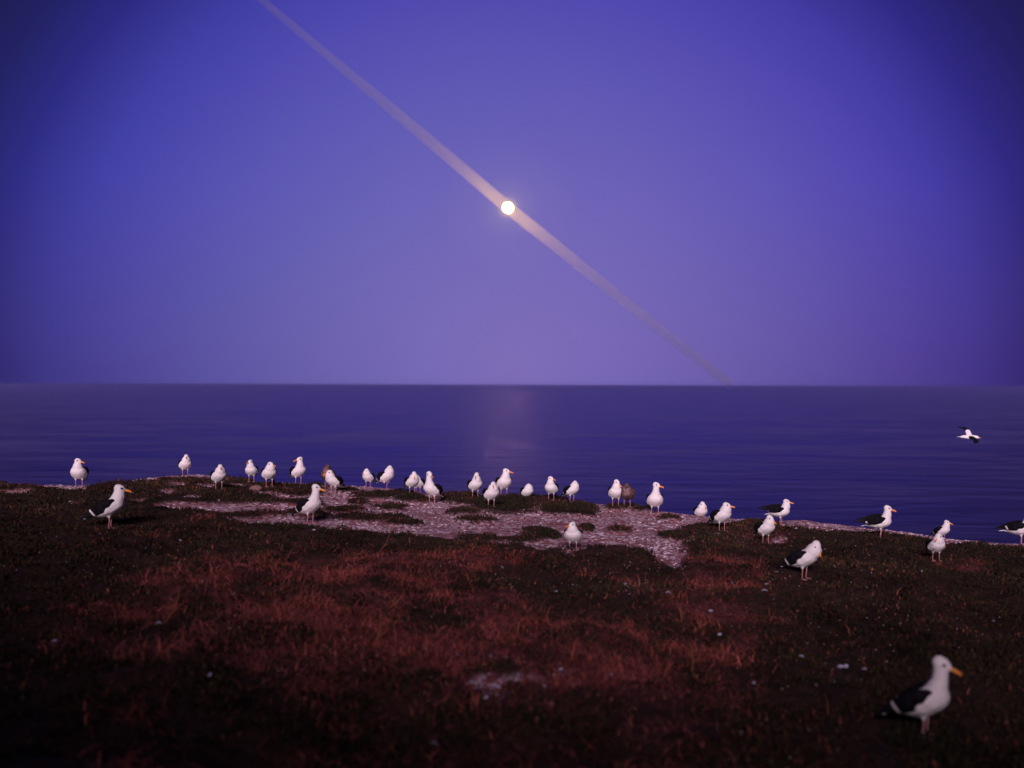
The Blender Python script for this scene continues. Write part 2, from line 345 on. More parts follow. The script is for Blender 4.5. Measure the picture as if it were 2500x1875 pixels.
def blob_mesh(name, blobs, voxel, mats, parent, smooth_it=6, paint=None):
    """blobs: (center, radii, 3x3 axes) united into ONE continuous surface"""
    v0, f0 = unit_ico(); V = []; Fc = []
    for c, r, A in blobs:
        Fc.append(f0+len(V)*len(v0)); V.append((v0*np.array(r)) @ np.array(A).T + np.array(c))
    tmp = npmesh('tmp', np.concatenate(V), np.concatenate(Fc))
    m = tmp.modifiers.new('r', 'REMESH'); m.mode = 'VOXEL'; m.voxel_size = voxel
    if smooth_it:
        m = tmp.modifiers.new('s', 'SMOOTH'); m.factor = .5; m.iterations = smooth_it
    dg = bpy.context.evaluated_depsgraph_get(); me = bpy.data.meshes.new_from_object(tmp.evaluated_get(dg)); me.name = name
    old = tmp.data; bpy.data.objects.remove(tmp); bpy.data.meshes.remove(old)
    me.materials.clear()
    for q in mats: me.materials.append(q)
    me.polygons.foreach_set('use_smooth', np.ones(len(me.polygons), bool))
    if paint:
        cs = np.empty(len(me.polygons)*3); me.polygons.foreach_get('center', cs)
        me.polygons.foreach_set('material_index', paint(cs.reshape(-1, 3)).astype(np.int32))
    o = bpy.data.objects.new(name, me); COL.objects.link(o); o.parent = parent
    return o
def chain(P, Rr, n_, A=None):
    """ellipsoids along control points (P) with radii tuples"""
    P = np.array(P, float); Rr = np.array(Rr, float); t = np.linspace(0, len(P)-1, n_); k = np.arange(len(P))
    A = np.eye(3) if A is None else A
    return [(np.array([np.interp(q, k, P[:, j]) for j in range(3)]), [np.interp(q, k, Rr[:, j]) for j in range(3)], A) for q in t]
def rotz(a): c, s = math.cos(a), math.sin(a); return np.array([[c, -s, 0], [s, c, 0], [0, 0, 1]])
def roty(a): c, s = math.cos(a), math.sin(a); return np.array([[c, 0, s], [0, 1, 0], [-s, 0, c]])
def loft(name, rings, mats, parent, matidx=None):
    V = []; Fs = []; K = len(rings[0])
    for r_ in rings: V += list(r_)
    for i in range(len(rings)-1):
        for k in range(K): Fs.append((i*K+k, i*K+(k+1) % K, (i+1)*K+(k+1) % K, (i+1)*K+k))
    me = bpy.data.meshes.new(name)
    Fs += [tuple(range(K))[::-1], tuple(range((len(rings)-1)*K, len(rings)*K))]
    me.from_pydata([tuple(v) for v in V], [], Fs)
    for q in mats: me.materials.append(q)
    for i, pl in enumerate(me.polygons):
        pl.use_smooth = True
        if matidx: pl.material_index = matidx(min(i//K, len(rings)-2))
    o = bpy.data.objects.new(name, me); COL.objects.link(o); o.parent = parent
    return o
def tube_rings(P, rads, K=8):
    P = np.array(P, float); out = []
    for i, c in enumerate(P):
        t = P[min(i+1, len(P)-1)]-P[max(i-1, 0)]; t = t/np.linalg.norm(t)
        a = np.cross(t, [0, 1, 0] if abs(t[1]) < .8 else [1, 0, 0]); a /= np.linalg.norm(a); b = np.cross(t, a)
        out.append([c+rads[i]*(a*math.cos(2*math.pi*k/K)+b*math.sin(2*math.pi*k/K)) for k in range(K)])
    return out

def gull(loc, face, head, neck=.5, bp=28, hp=0, scale=1, young=False, sit=False, preen=False, one_leg=False, lift=0,
         headpos=None, fat=1.24, label='', group='gulls standing along the headland', name='gull', spread=0, legless=False):
    """face/head: compass turn of body / head, 0 = towards the viewer, 90 = to the viewer's right"""
    root = bpy.data.objects.new(name, None); COL.objects.link(root); root.empty_display_size = .1
    tag(root, label, 'gull', group)
    root.location = loc; root.scale = (scale,)*3
    az = math.atan2(loc[0], loc[1])                      # direction in which the viewer sees this bird
    fw = R(face)-az
    root.rotation_euler = (0, 0, math.atan2(-math.cos(fw), math.sin(fw)))
    hy = R(head-face)                                    # head turn relative to body
    mw, ms, mk, mb = (M_brown, M_brown2, M_brown2, M_dbill) if young else (M_white, M_slate, M_black, M_bill)
    zc = .228 if not sit else .118
    a_ = R(bp); ax = np.array([math.cos(a_), 0, math.sin(a_)]); up = np.array([-math.sin(a_), 0, math.cos(a_)]); A = roty(-a_)
    C = np.array([-.01, 0, zc]); wy = 1.06*fat
    B = []
    tt = [-.20, -.16, -.115, -.06, 0, .05, .085]; rr_ = [.020, .034, .060, .086, .099, .096, .084]
    B += chain([C+ax*t_-up*.006 for t_ in tt], [(r_*.95, r_*wy, r_*.95) for r_ in rr_], 22, A)
    B.append((C+ax*.0-up*.018, (.10, .094*wy, .085), A)); B.append((C+ax*.005-np.array([0, 0, .028]), (.088, .099*wy, .066), A))
    if not sit:
        for s in (-1, 1):
            B += chain([(.005, .050*s, zc-.06), (.004, .050*s, zc-.105)], [(.032, .028, .03), (.013, .013, .016)], 6)
    hz = (.372+.095*neck) - (0 if not sit else .11)
    Hc = np.array(headpos) if headpos is not None else np.array([.075+.02*math.cos(hy), -.0+.012*math.sin(hy), hz])
    if sit and headpos is not None: Hc[2] -= .11
    Sx = C+ax*.075; nr = float(np.clip(.076-.030*neck, .044, .078)); nr = .080 if preen else nr
    mid = (Sx*.5+Hc*.5)+np.array([.012, 0, 0])
    B += chain([Sx, mid, Hc-np.array([0, 0, .012])], [(.080, .082*fat, .080), (nr*1.08, nr*1.15, nr*1.08), (.046, .046, .046)], 12)
    HR = rotz(hy) @ roty(R(-hp))
    B.append((Hc, (.057, .047, .048), HR)); B.append((Hc+HR@np.array([.030, 0, -.006]), (.036, .028, .029), HR)); B.append((Hc+HR@np.array([-.012, 0, .006]), (.046, .045, .046), HR))
    def pb(c):                                           # young birds: dark face, paler breast
        q = np.zeros(len(c)); fb = Hc+HR@np.array([.045, 0, .0])
        q[(c[:, 0] > .035) & (c[:, 2] < Hc[2]-.035) & (c[:, 2] > zc-.03) & (np.abs(c[:, 1]) < .05)] = 2
        q[np.linalg.norm((c-fb)*[1, .8, 1.6], axis=1) < .042] = 1
        return q
    blob_mesh('body', B, .0068, [mw, M_brown2, M_pale] if young else [mw], root, 5, pb if young else None)
    # wings
    for s in (-1, 1):
        lf = R(lift); PW = []
        for t_, lat, hgt in ((.075, .070, .030), (.02, .088, .030), (-.05, .084, .026), (-.12, .060, .022), (-.19, .034, .018), (-.25, .020, .012), (-.315, .012, .004)):
            k = max(0, .06-t_)
            PW.append(C+ax*t_*(1 if t_ > -.15 or not spread else 1.05)+np.array([0, s*(lat*fat+k*spread), 0])+up*(hgt+k*math.sin(lf)))
        RW = [(.03, .018, .035), (.04, .022, .060), (.04, .022, .066), (.04, .020, .056), (.035, .012, .036), (.03, .009, .018), (.02, .007, .008)]
        def pw(c, s=s):
            t_ = (c-C)@ax; h_ = (c-C)@up; q = np.zeros(len(c)); q[(t_ < -.165)] = 1
            if not young: q[(t_ < -.150-.25*(h_-.03)) & (t_ > -.172-.25*(h_-.03)) & (h_ < .06)] = 2
            return q
        blob_mesh('wing', chain(PW, RW, 26, A), .0055, [ms, mk, mw], root, 3, pw)
    BK = chain([C+ax*t_+up*h_ for t_, h_ in ((.045, .062), (-.02, .070), (-.09, .052), (-.16, .032))], [(.03, .05*fat, .026), (.04, .072*fat, .030), (.04, .055*fat, .026), (.03, .03, .014)], 12, A)
    blob_mesh('mantle', BK, .006, [ms], root, 4)
    blob_mesh('tail', chain([C+ax*t_-up*.004 for t_ in (-.16, -.21, -.265)], [(.03, .026, .016), (.03, .028, .010), (.02, .032, .0065)], 10, A), .0055, [mw if not young else ms], root, 2)
    # bill, deeper near the tip, slightly hooked
    base = Hc+HR@np.array([.050, 0, -.008]); rings = []
    for q, (dx, h_, w_, dz) in enumerate(((-.012, .013, .011, .001), (.004, .0115, .009, 0), (.022, .0105, .0075, -.003), (.038, .0105, .0065, -.006), (.050, .0095, .0055, -.008), (.060, .0055, .004, -.012), (.063, .0015, .002, -.017))):
        rings.append([base+HR@(np.array([dx, w_*math.cos(th), dz+h_*math.sin(th)])*1.22) for th in np.linspace(0, 2*math.pi, 11)[:-1]])
    if not preen: loft('bill', rings, [mb, M_spot if not young else mb], root, lambda i: 1 if i == 3 and not young else 0)
    for s in (-1, 1):
        e = Hc+HR@np.array([.022, s*.0475, .013])
        v0, f0 = unit_ico(); npmesh('eye', v0*.0100+e, f0, M_eye, True, None, root)
    if not sit and not legless:
        for s in ((1,) if one_leg else (-1, 1)):
            y0 = .050*s if not one_leg else .012
            P = [(.004, y0, zc-.09), (.006, y0, .085), (.000, y0, .045), (.004, y0, .006)]
            lg = loft('leg', tube_rings(P, [.0070, .0048, .0046, .0052]), [M_leg], root)
            V = [(-.012, y0, .004)]; 
            fan = [(-.35, .052), (-.18, .045), (0, .060), (.18, .045), (.35, .052)]
            for a2_, r2_ in fan: V.append((r2_*math.cos(a2_*1.6), y0+r2_*math.sin(a2_*1.6), .003))
            V2 = [(x_, y_, .012 if i == 0 else .0065) for i, (x_, y_, z_) in enumerate(V)]
            me = bpy.data.meshes.new('foot'); n_ = len(V); vv = V+V2
            fc = [tuple(range(n_))[::-1], tuple(range(n_, 2*n_))]+[(i, (i+1) % n_, n_+(i+1) % n_, n_+i) for i in range(n_)]
            me.from_pydata(vv, [], fc); me.materials.append(M_leg); fo = bpy.data.objects.new('foot', me); COL.objects.link(fo); fo.parent = lg
    return root
def model_top(neck, headpos, sit):
    z = headpos[2] if headpos is not None else .372+.095*neck
    return z+.048-(.11 if sit else 0)

# u = photo column of the feet, vt = top of head row, vf = feet row
G = [
 dict(u=193, vt=1117, vf=1183, face=-18, head=48, neck=.45, label='white gull alone at the far left end of the ridge, head turned right'),
 dict(u=452, vt=1108, vf=1161, face=14, head=-4, neck=.15, label='gull facing straight out from the whitish hump at the top of the ridge'),
 dict(u=268, vt=1182, vf=1290, face=78, head=84, neck=.45, bp=26, hp=-6, label='large gull in profile standing in dark mat plants below the left end of the ridge'),
 dict(u=534, vt=1132, vf=1195, face=16, head=4, neck=.1, label='gull facing the viewer on dark plants beside the bare strip, left of the brown stone'),
 dict(u=614, vt=1121, vf=1176, face=-14, head=-38, neck=.35, label='slim gull just behind the brown stone, head turned to the left'),
 dict(u=657, vt=1126, vf=1188, face=10, head=42, neck=.1, label='gull right of the brown stone with its bill turned right'),
 dict(u=728, vt=1114, vf=1178, face=28, head=-58, neck=.7, label='gull on the skyline looking left over its dark folded wing'),
 dict(u=757, vt=1180, vf=1277, face=48, head=72, neck=.9, hp=-8, label='tall necked gull standing on the lower bare strip, bill pointing right'),
 dict(u=801, vt=1132, vf=1192, face=-12, head=25, neck=.1, young=True, label='brown young gull standing behind a white gull and mostly hidden by it'),
 dict(u=814, vt=1146, vf=1205, face=-44, head=-68, neck=.0, hp=-8, label='hunched white gull looking left in front of the brown young gull'),
 dict(u=899, vt=1143, vf=1189, face=-22, head=-66, neck=.0, hp=-28, label='small looking gull with its bill lowered to the left, tails touching its neighbour'),
 dict(u=943, vt=1136, vf=1194, face=42, head=-60, neck=.1, hp=-30, preen=True, one_leg=True, headpos=(.07, .012, .372), label='gull on one leg with its head turned back into its plumage'),
 dict(u=1006, vt=1150, vf=1206, face=26, head=2, neck=.0, hp=-22, label='gull looking down its breast towards the viewer, partly covering another gull'),
 dict(u=1021, vt=1158, vf=1203, face=-30, head=130, neck=-.1, preen=True, label='white gull tucked behind the shoulder of the one looking down', d_off=.35),
 dict(u=1055, vt=1149, vf=1230, face=-40, head=30, neck=1.0, hp=-10, label='gull with a long upright neck and its dark wings trailing to the right'),
 dict(u=1160, vt=1152, vf=1215, face=20, head=-14, neck=.35, hp=-12, label='gull on the bare skyline with its bill dipped, left of the biggest skyline gull'),
 dict(u=1230, vt=1142, vf=1207, face=18, head=74, neck=.5, label='biggest gull on the middle skyline with its bill pointing right'),
 dict(u=1199, vt=1174, vf=1239, face=24, head=-2, neck=.1, hp=-6, label='gull facing the viewer on the dark plant mat, in front of the biggest skyline gull'),
 dict(u=1287, vt=1179, vf=1214, face=24, head=180, neck=-.2, sit=True, preen=True, label='faceless white gull sitting low behind the leafy plant mat'),
 dict(u=1346, vt=1161, vf=1221, face=-16, head=50, neck=.45, label='gull looking right with only a sliver of dark wing on its right side'),
 dict(u=1396, vt=1173, vf=1225, face=44, head=-50, neck=.1, hp=-35, preen=True, headpos=(.07, .01, .362), label='round gull with its head buried in its back, dark wing and tail to the left'),
 dict(u=1503, vt=1169, vf=1235, face=6, head=52, neck=.4, hp=-22, label='white gull bowing its bill beside the mottled brown gull'),
 dict(u=1531, vt=1178, vf=1237, face=-4, head=-3, neck=-.1, young=True, fat=1.36, label='mottled brown young gull on the skyline facing the viewer'),
 dict(u=1599, vt=1175, vf=1257, face=6, head=66, neck=.95, hp=-4, label='tall pure white gull standing on bare ground right of the mottled brown gull'),
 dict(u=1399, vt=1271, vf=1343, face=-4, head=-52, neck=.25, fat=1.34, label='gull in the middle of the pale ground with its orange bill to the left'),
 dict(u=1711, vt=1223, vf=1259, face=18, head=42, neck=.05, sit=True, hp=-25, label='gull sitting on the skyline with no legs showing'),
 dict(u=1762, vt=1224, vf=1296, face=42, head=78, neck=.1, label='stout gull with its bill pointing right, next to the sitting gull'),
 dict(u=1906, vt=1217, vf=1281, face=76, head=78, neck=.25, bp=14, lift=20, spread=.3, label='gull in profile with loosely spread black wing tips, farthest of a pair'),
 dict(u=1869, vt=1255, vf=1327, face=38, head=58, neck=.1, hp=-24, label='gull looking down to the right, just in front of the one with spread wing tips'),
 dict(u=1963, vt=1317, vf=1414, face=66, head=52, neck=-.1, hp=-52, headpos=(.135, 0, .372), bp=26, label='gull bending its head down on dark grass below the right part of the ridge'),
 dict(u=2150, vt=1232, vf=1311, face=84, head=88, neck=.6, bp=16, lift=14, spread=.35, hp=-8, label='gull in profile with ruffled dark wings at the start of the right slope'),
 dict(u=2301, vt=1268, vf=1334, face=56, head=82, neck=.35, hp=-6, d_off=.5, label='gull looking right from behind the one by the twiggy weed'),
 dict(u=2285, vt=1299, vf=1368, face=26, head=-22, neck=.05, hp=-20, label='gull behind the twiggy dead weed near the right edge'),
 dict(u=2493, vt=1250, vf=1323, face=86, head=88, neck=.3, bp=12, lift=6, label='gull cut off by the right edge of the picture, only its rear half showing'),
 dict(u=2258, vt=1595, vf=1797, face=76, head=80, neck=1.0, bp=28, hp=-12, label='nearest gull, tall and upright in the dark lower right corner'),
]
for g in G:
    g = dict(g); u, vt, vf = g.pop('u'), g.pop('vt'), g.pop('vf'); doff = g.pop('d_off', 0)
    r_ = ray(u, vf); dd = np.arange(3, 19, .01); gz = ground_z(r_[0]*dd, dd); be = r_[2]*dd < gz
    lim = float(np.interp(r_[0]*15, ex, ey))+.25+doff
    d = dd[int(np.argmax(be))] if be.any() else lim
    d = min(d, lim) if not doff else lim-.25
    x, y = float(r_[0]*d), float(d); z = float(ground_z(x, y))
    H = model_top(g.get('neck', .5), g.get('headpos'), g.get('sit', False))
    rt = ray(u, vt)
    sc = (rt[2]*y-z)/H
    print('gull u=%d d=%.2f scale=%.2f' % (u, d, sc))
    gull((x, y, z-.004), scale=sc, **g)

# gull in flight, wings half raised, dark upper wings and white body
def flying_gull():
    root = bpy.data.objects.new('gull', None); COL.objects.link(root)
    tag(root, 'lone gull flying low over the sea with beating wings', 'gull')
    D = 24.0; c = ray(2365, 1067)*D; root.location = c; root.rotation_euler = (R(-10), R(3), 0)
    B = chain([(-.20, 0, -.01), (-.12, 0, 0), (0, 0, 0), (.10, 0, .005), (.17, 0, .01), (.21, 0, .005)], [(.03, .03, .018), (.05, .05, .04), (.07, .06, .055), (.06, .055, .052), (.045, .04, .04), (.04, .034, .034)], 26)
    blob_mesh('body', B, .007, [M_white], root, 5)
    for s in (-1, 1):
        P = [(.03, .03, .03), (.045, .10, .11), (.05, .17, .19), (.01, .24, .255), (-.09, .32, .285)]      # far wing lifted
        if s < 0: P = [(.04, -.04, .0), (.06, -.14, -.05), (.06, -.24, -.11), (.02, -.34, -.165), (-.06, -.42, -.195)]   # near wing swept down
        Rr = [(.080, .03, .026), (.070, .035, .024), (.065, .035, .024), (.055, .035, .02), (.03, .03, .012)]
        blob_mesh('wing', chain(P, Rr, 40), .009, [M_slate, M_white], root, 2, lambda q: np.where((q[:, 1] > -.02) & (q[:, 1] < .14), 1, 0))
    blob_mesh('tail', chain([(-.18, 0, -.01), (-.27, 0, -.015)], [(.04, .03, .010), (.03, .05, .008)], 8), .006, [M_white], root, 2)
    rings = [[np.array([.235+dx, w_*math.cos(t), .0+dz+w_*1.3*math.sin(t)]) for t in np.linspace(0, 2*math.pi, 9)[:-1]] for dx, w_, dz in ((0, .011, 0), (.03, .008, -.003), (.055, .005, -.008), (.062, .001, -.014))]
    loft('bill', rings, [M_bill], root)
    for s in (-1, 1):
        v0, f0 = unit_ico(); npmesh('eye', v0*.006+np.array([.225, s*.031, .012]), f0, M_eye, True, None, root)
flying_gull()

# ------------------------------------------------------------------ ground cover
def scatter(n_, dpow=1.0, x0=-11, x1=10.5, y0=4.0, y1=18.5):
    """points roughly inside the visible wedge"""
    y = y0+(y1-y0)*rng.random(n_)**dpow; t = -.62+1.24*rng.random(n_); x = t*(y+.6)
    keep = cliff_s(x, y) < .9
    return x[keep], y[keep]
M_leaf = mat('leaf', rough=.85, spec=.15, attr='tint')
def leaves(name, x, y, size, w, lean, tint, h0=0.0):
    n_ = len(x); z = ground_z(x, y)+h0
    az = rng.random(n_)*2*math.pi; le = lean*rng.random(n_)
    d = np.stack([np.cos(az)*np.sin(le), np.sin(az)*np.sin(le), np.cos(le)], -1)
    a2 = rng.random(n_)*2*math.pi; sd_ = np.stack([np.cos(a2), np.sin(a2), .3*rng.random(n_)-.15], -1)
    P = np.stack([x, y, z], -1); s_ = size[:, None]; w_ = w[:, None]
    v0 = P-d*.004; v1 = P+d*s_*.5+sd_*w_; v2 = P+d*s_; v3 = P+d*s_*.5-sd_*w_
    V = np.stack([v0, v1, v2, v3], 1).reshape(-1, 3); Fc = np.arange(n_*4).reshape(-1, 4)
    return npmesh(name, V, Fc, M_leaf, False, {'tint': np.repeat(tint, 4, 0)})
x, y = scatter(430000, .85); b, dr = fields(x, y)
cl = fbm(x, y, 5, 3)
keep = rng.random(len(x)) < np.clip((1-b)*1.1-.05, 0, 1)*(1-.45*dr)
x, y, b, dr, cl = x[keep], y[keep], b[keep], dr[keep], cl[keep]
n_ = len(x); g_ = rng.random((n_, 1)); red = (rng.random((n_, 1)) < (.03+.6*dr[:, None]+.12*(fbm(x, y, .8, 2)[:, None] > .1)))
var = (.55+.9*np.clip(.5+1.4*fbm(x+9, y+2, 1.1, 3), 0, 1))[:, None]
tint = var*np.where(red, np.array([[.050, .014, .010]])+np.array([[.16, .05, .035]])*g_**3, np.array([[.013, .009, .005]])+np.array([[.034, .026, .012]])*g_**2)
size = (.012+.026*rng.random(n_))*(1+1.3*np.clip(cl, -.6, 1.2))
mats_ = leaves('mat_plants', x, y, size, size*.22, 1.25, tint)
tag(mats_, 'dark low mat plants spreading in patches over the headland', None, None, 'stuff')
# taller leafy tufts on some of the mats
tx_, ty_ = [], []
for cu, cv, a, h, k_ in [(1297, 1212, 22, 5, 500), (1230, 1240, 70, 12, 1300), (1390, 1246, 70, 12, 1500), (1436, 1292, 16, 6, 600), (1635, 1308, 30, 8, 800), (1340, 1312, 30, 8, 500),
                         (1000, 1220, 40, 6, 500), (930, 1214, 40, 5, 400), (1720, 1320, 60, 14, 900), (360, 1235, 10, 6, 200), (560, 1215, 120, 10, 900), (700, 1300, 80, 8, 500), (1240, 1225, 60, 6, 500)]:
    for i in range(k_):
        r_ = math.sqrt(random.random()); t_ = random.random()*6.283
        rr_ = ray(cu+a*r_*math.cos(t_), cv+h*r_*math.sin(t_)); dd_ = 1.72/(-rr_[2]-.05*rr_[0]-.008)
        tx_.append(rr_[0]*dd_); ty_.append(dd_)
nx_, ny_, _ = hit(2258, 1797)
for i in range(1500):
    a_, r_ = random.random()*6.283, .30*math.sqrt(random.random()); tx_.append(nx_+r_*math.cos(a_)); ty_.append(ny_-.12+r_*.8*math.sin(a_))
tx_, ty_ = np.array(tx_), np.array(ty_); kk = cliff_s(tx_, ty_) < .1; tx_, ty_ = tx_[kk], ty_[kk]; n_ = len(tx_)
g_ = rng.random((n_, 1)); tint = np.array([[.010, .009, .005]])+np.array([[.024, .024, .012]])*g_**2
tu = leaves('leafy_tufts', tx_, ty_, ( .02+.04*rng.random(n_)), .003+.004*rng.random(n_), 1.1, tint)
tag(tu, 'taller dark leafy tufts standing out of the mat plants', None, None, 'stuff')

# dead grass: curved blades
M_straw = mat('dry_grass', rough=.8, spec=.2, attr='tint')
def blades(name, x, y, ln, wd, flat, tint, m=M_straw):
    n_ = len(x); z = ground_z(x, y); az = rng.random(n_)*2*math.pi; P = np.stack([x, y, z-.005], -1)
    h = np.stack([np.cos(az), np.sin(az), 0*az], -1); s_ = np.stack([-np.sin(az), np.cos(az), 0*az], -1)
    mixv = rng.random((n_, 1)); s_ = s_*(1-.5*mixv)+np.array([[1, 0, 0]])*.5*mixv
    lo = (flat*(.5+rng.random(n_)))[:, None]; L_ = ln[:, None]; w = wd[:, None]; rows = []
    for t, ww in ((0, 1), (.33, .9), (.66, .65), (1, .12)):
        ang = .15+lo*t
        c = P+L_*t*(h*np.sin(ang)+np.array([[0, 0, 1]])*np.cos(np.minimum(ang, 1.62)))
        rows += [c-s_*w*ww, c+s_*w*ww]
    V = np.stack(rows, 1).reshape(-1, 3); o8 = np.arange(n_)[:, None]*8
    Fc = np.concatenate([o8+np.array([[0, 1, 3, 2]]), o8+np.array([[2, 3, 5, 4]]), o8+np.array([[4, 5, 7, 6]])], 1).reshape(-1, 4)
    return npmesh(name, V, Fc, m, True, {'tint': np.repeat(tint, 8, 0)})
x, y = scatter(260000, 1.0); b, dr = fields(x, y)
keep = rng.random(len(x)) < np.clip(dr*(1-b)*1.1+.05*(1-b), 0, 1); x, y, dr = x[keep], y[keep], dr[keep]; n_ = len(x)
g_ = rng.random((n_, 1)); tint = (np.array([[.11, .026, .026]])+np.array([[.52, .14, .12]])*g_**2)*(.5+1.0*np.clip(.5+1.5*fbm(x, y+4, 1.8, 3), 0, 1))[:, None]
gr = blades('dry_grass', x, y, .03+.09*rng.random(n_)**1.7, 0.0010+.0016*rng.random(n_), 1.7, tint)
tag(gr, 'reddish dead grass lying across the foreground', None, None, 'stuff')
# long loose stems
x, y = scatter(5200, 1.2, y1=13); b, dr = fields(x, y); keep = rng.random(len(x)) < (.12+.8*dr)*(1-b); x, y = x[keep], y[keep]; n_ = len(x)
g_ = rng.random((n_, 1)); tint = np.array([[.24, .06, .035]])+np.array([[.42, .12, .075]])*g_
st = blades('grass_stems', x, y, 0.08+.20*rng.random(n_)**1.7, .0012+.0018*rng.random(n_), 2.0, tint)
tag(st, 'long curved straw stems sticking out of the foreground plants', None, None, 'stuff')
# tangled clumps of straw
cx, cy = scatter(1500, 1.1, y1=13); b, dr = fields(cx, cy); keep = rng.random(len(cx)) < 1.2*dr*(1-b); cx, cy = cx[keep], cy[keep]
k_ = rng.integers(25, 110, len(cx)); idx = np.repeat(np.arange(len(cx)), k_); n_ = len(idx); sp_ = (.03+.10*rng.random(len(cx)))[idx]
x = cx[idx]+rng.normal(0, 1, n_)*sp_; y = cy[idx]+rng.normal(0, 1, n_)*sp_
g_ = rng.random((n_, 1)); tone = (.6+.8*rng.random(len(cx)))[idx][:, None]; tint = tone*(np.array([[.22, .054, .036]])+np.array([[.56, .155, .135]])*g_**1.5)
sc_ = blades('straw_clumps', x, y, .05+.17*rng.random(n_)**1.4, .0009+.0015*rng.random(n_), 1.5, tint)
tag(sc_, 'tangled clumps of reddish straw in the foreground', None, None, 'stuff')
# tiny pale flower heads in the mats
M_dot = mat('pale_petals', (.62, .46, .45), .8, .2)
x, y = scatter(5200, .9, y1=16); b, dr = fields(x, y); keep = (rng.random(len(x)) < np.clip(fbm(x, y, .9, 3)*1.2+.10, 0, .7)) & (b < .3)
x, y = x[keep], y[keep]; n_ = len(x); z = ground_z(x, y)+.018+.02*rng.random(n_)
v0 = np.array([[1, 0, 0], [0, 1, 0], [-1, 0, 0], [0, -1, 0], [0, 0, 1], [0, 0, -1.]])*.0038
f0 = np.array([[0, 1, 4], [1, 2, 4], [2, 3, 4], [3, 0, 4], [1, 0, 5], [2, 1, 5], [3, 2, 5], [0, 3, 5]])
V = (v0[None]*(.5+rng.random((n_, 1, 1)))+np.stack([x, y, z], -1)[:, None]).reshape(-1, 3); Fc = (f0[None]+np.arange(n_)[:, None, None]*6).reshape(-1, 3)
fl = npmesh('tiny_flowers', V, Fc, M_dot, False); tag(fl, 'tiny pale flower heads dotted through the mat plants', None, None, 'stuff')
# flat pale chips on the bare ground
M_chip = mat('whitened_chips', rough=.9, spec=.2, attr='tint')
x, y = scatter(80000, .7, y0=6); b, dr = fields(x, y); pc = fbm(x+3, y+8, 1.3, 3)
keep = rng.random(len(x)) < b*np.clip(.40+1.6*pc+.5*fbm(x, y, 5, 2), .03, 1); x, y = x[keep], y[keep]; n_ = len(x); z = ground_z(x, y)
th = rng.random(n_)*6.28; K = 5; V = []
sz = .003+.022*rng.random(n_)**3; tl = (rng.random((n_, 2))-.5)*.7
for lay in (0, 1):
    for k in range(K):
        a = th+k*2*math.pi/K; r_ = sz*(.7+.6*rng.random(n_)); px, py = r_*np.cos(a), r_*np.sin(a)
        V.append(np.stack([x+px, y+py, z+tl[:, 0]*px+tl[:, 1]*py+(-.004 if lay == 0 else .18*sz+.001)], -1))
V = np.stack(V, 1).reshape(-1, 3); base_i = np.arange(n_)[:, None]*10
tops = np.concatenate([base_i+np.array([[5, 6, 7, 8]]), base_i+np.array([[5, 8, 9, 9]])], 0)
sides = [base_i+np.array([[k, (k+1) % K, K+(k+1) % K, K+k]]) for k in range(K)]
top2 = base_i+np.array([[5, 6, 7, 8]]); top3 = base_i+np.array([[5, 8, 9, 4]])
pale = (rng.random((n_, 1)) < .72); g_ = rng.random((n_, 1))
tint = np.where(pale, np.array([[.50, .38, .44]])+np.array([[.32, .30, .34]])*g_, np.array([[.16, .06, .055]])+np.array([[.12, .07, .07]])*g_)
ch = npmesh('stone_chips', V, np.concatenate(sides+[top2, top3], 0), M_chip, False, {'tint': np.repeat(tint, 10, 0)})
tag(ch, 'flat whitened chips and droppings strewn over the bare soil', None, None, 'stuff')

# ------------------------------------------------------------------ small single things
M_feather = mat('feather_white', (.44, .40, .54), .8, .2)
def feather(u, v, ln, turn, curl, label, grp='loose feathers on the ground'):
    x, y, z = hit(u, v)
    o = bpy.data.objects.new('feather', None)
    V = []; n_ = 9
    for i in range(n_):
        t = i/(n_-1); w = ln*.20*math.sin(math.pi*min(1, t*1.02+.04))**.7; zz = curl*ln*math.sin(math.pi*t)*.5
        for q in (-1, 0, 1): V.append(((t-.5)*ln, q*w, zz+(.06*ln if q == 0 else 0)))
    Fs = []
    for i in range(n_-1):
        for q in range(2): a = i*3+q; Fs.append((a, a+1, a+4, a+3))
    me = bpy.data.meshes.new('feather'); me.from_pydata(V, [], Fs); me.materials.append(M_feather)
    o = bpy.data.objects.new('feather', me); COL.objects.link(o)
    m = o.modifiers.new('t', 'SOLIDIFY'); m.thickness = .0015
    o.location = (x, y, z+.030); o.rotation_euler = (R(random.uniform(30, 75)), R(random.uniform(-15, 15)), R(turn))
    tag(o, label, 'feather', grp)
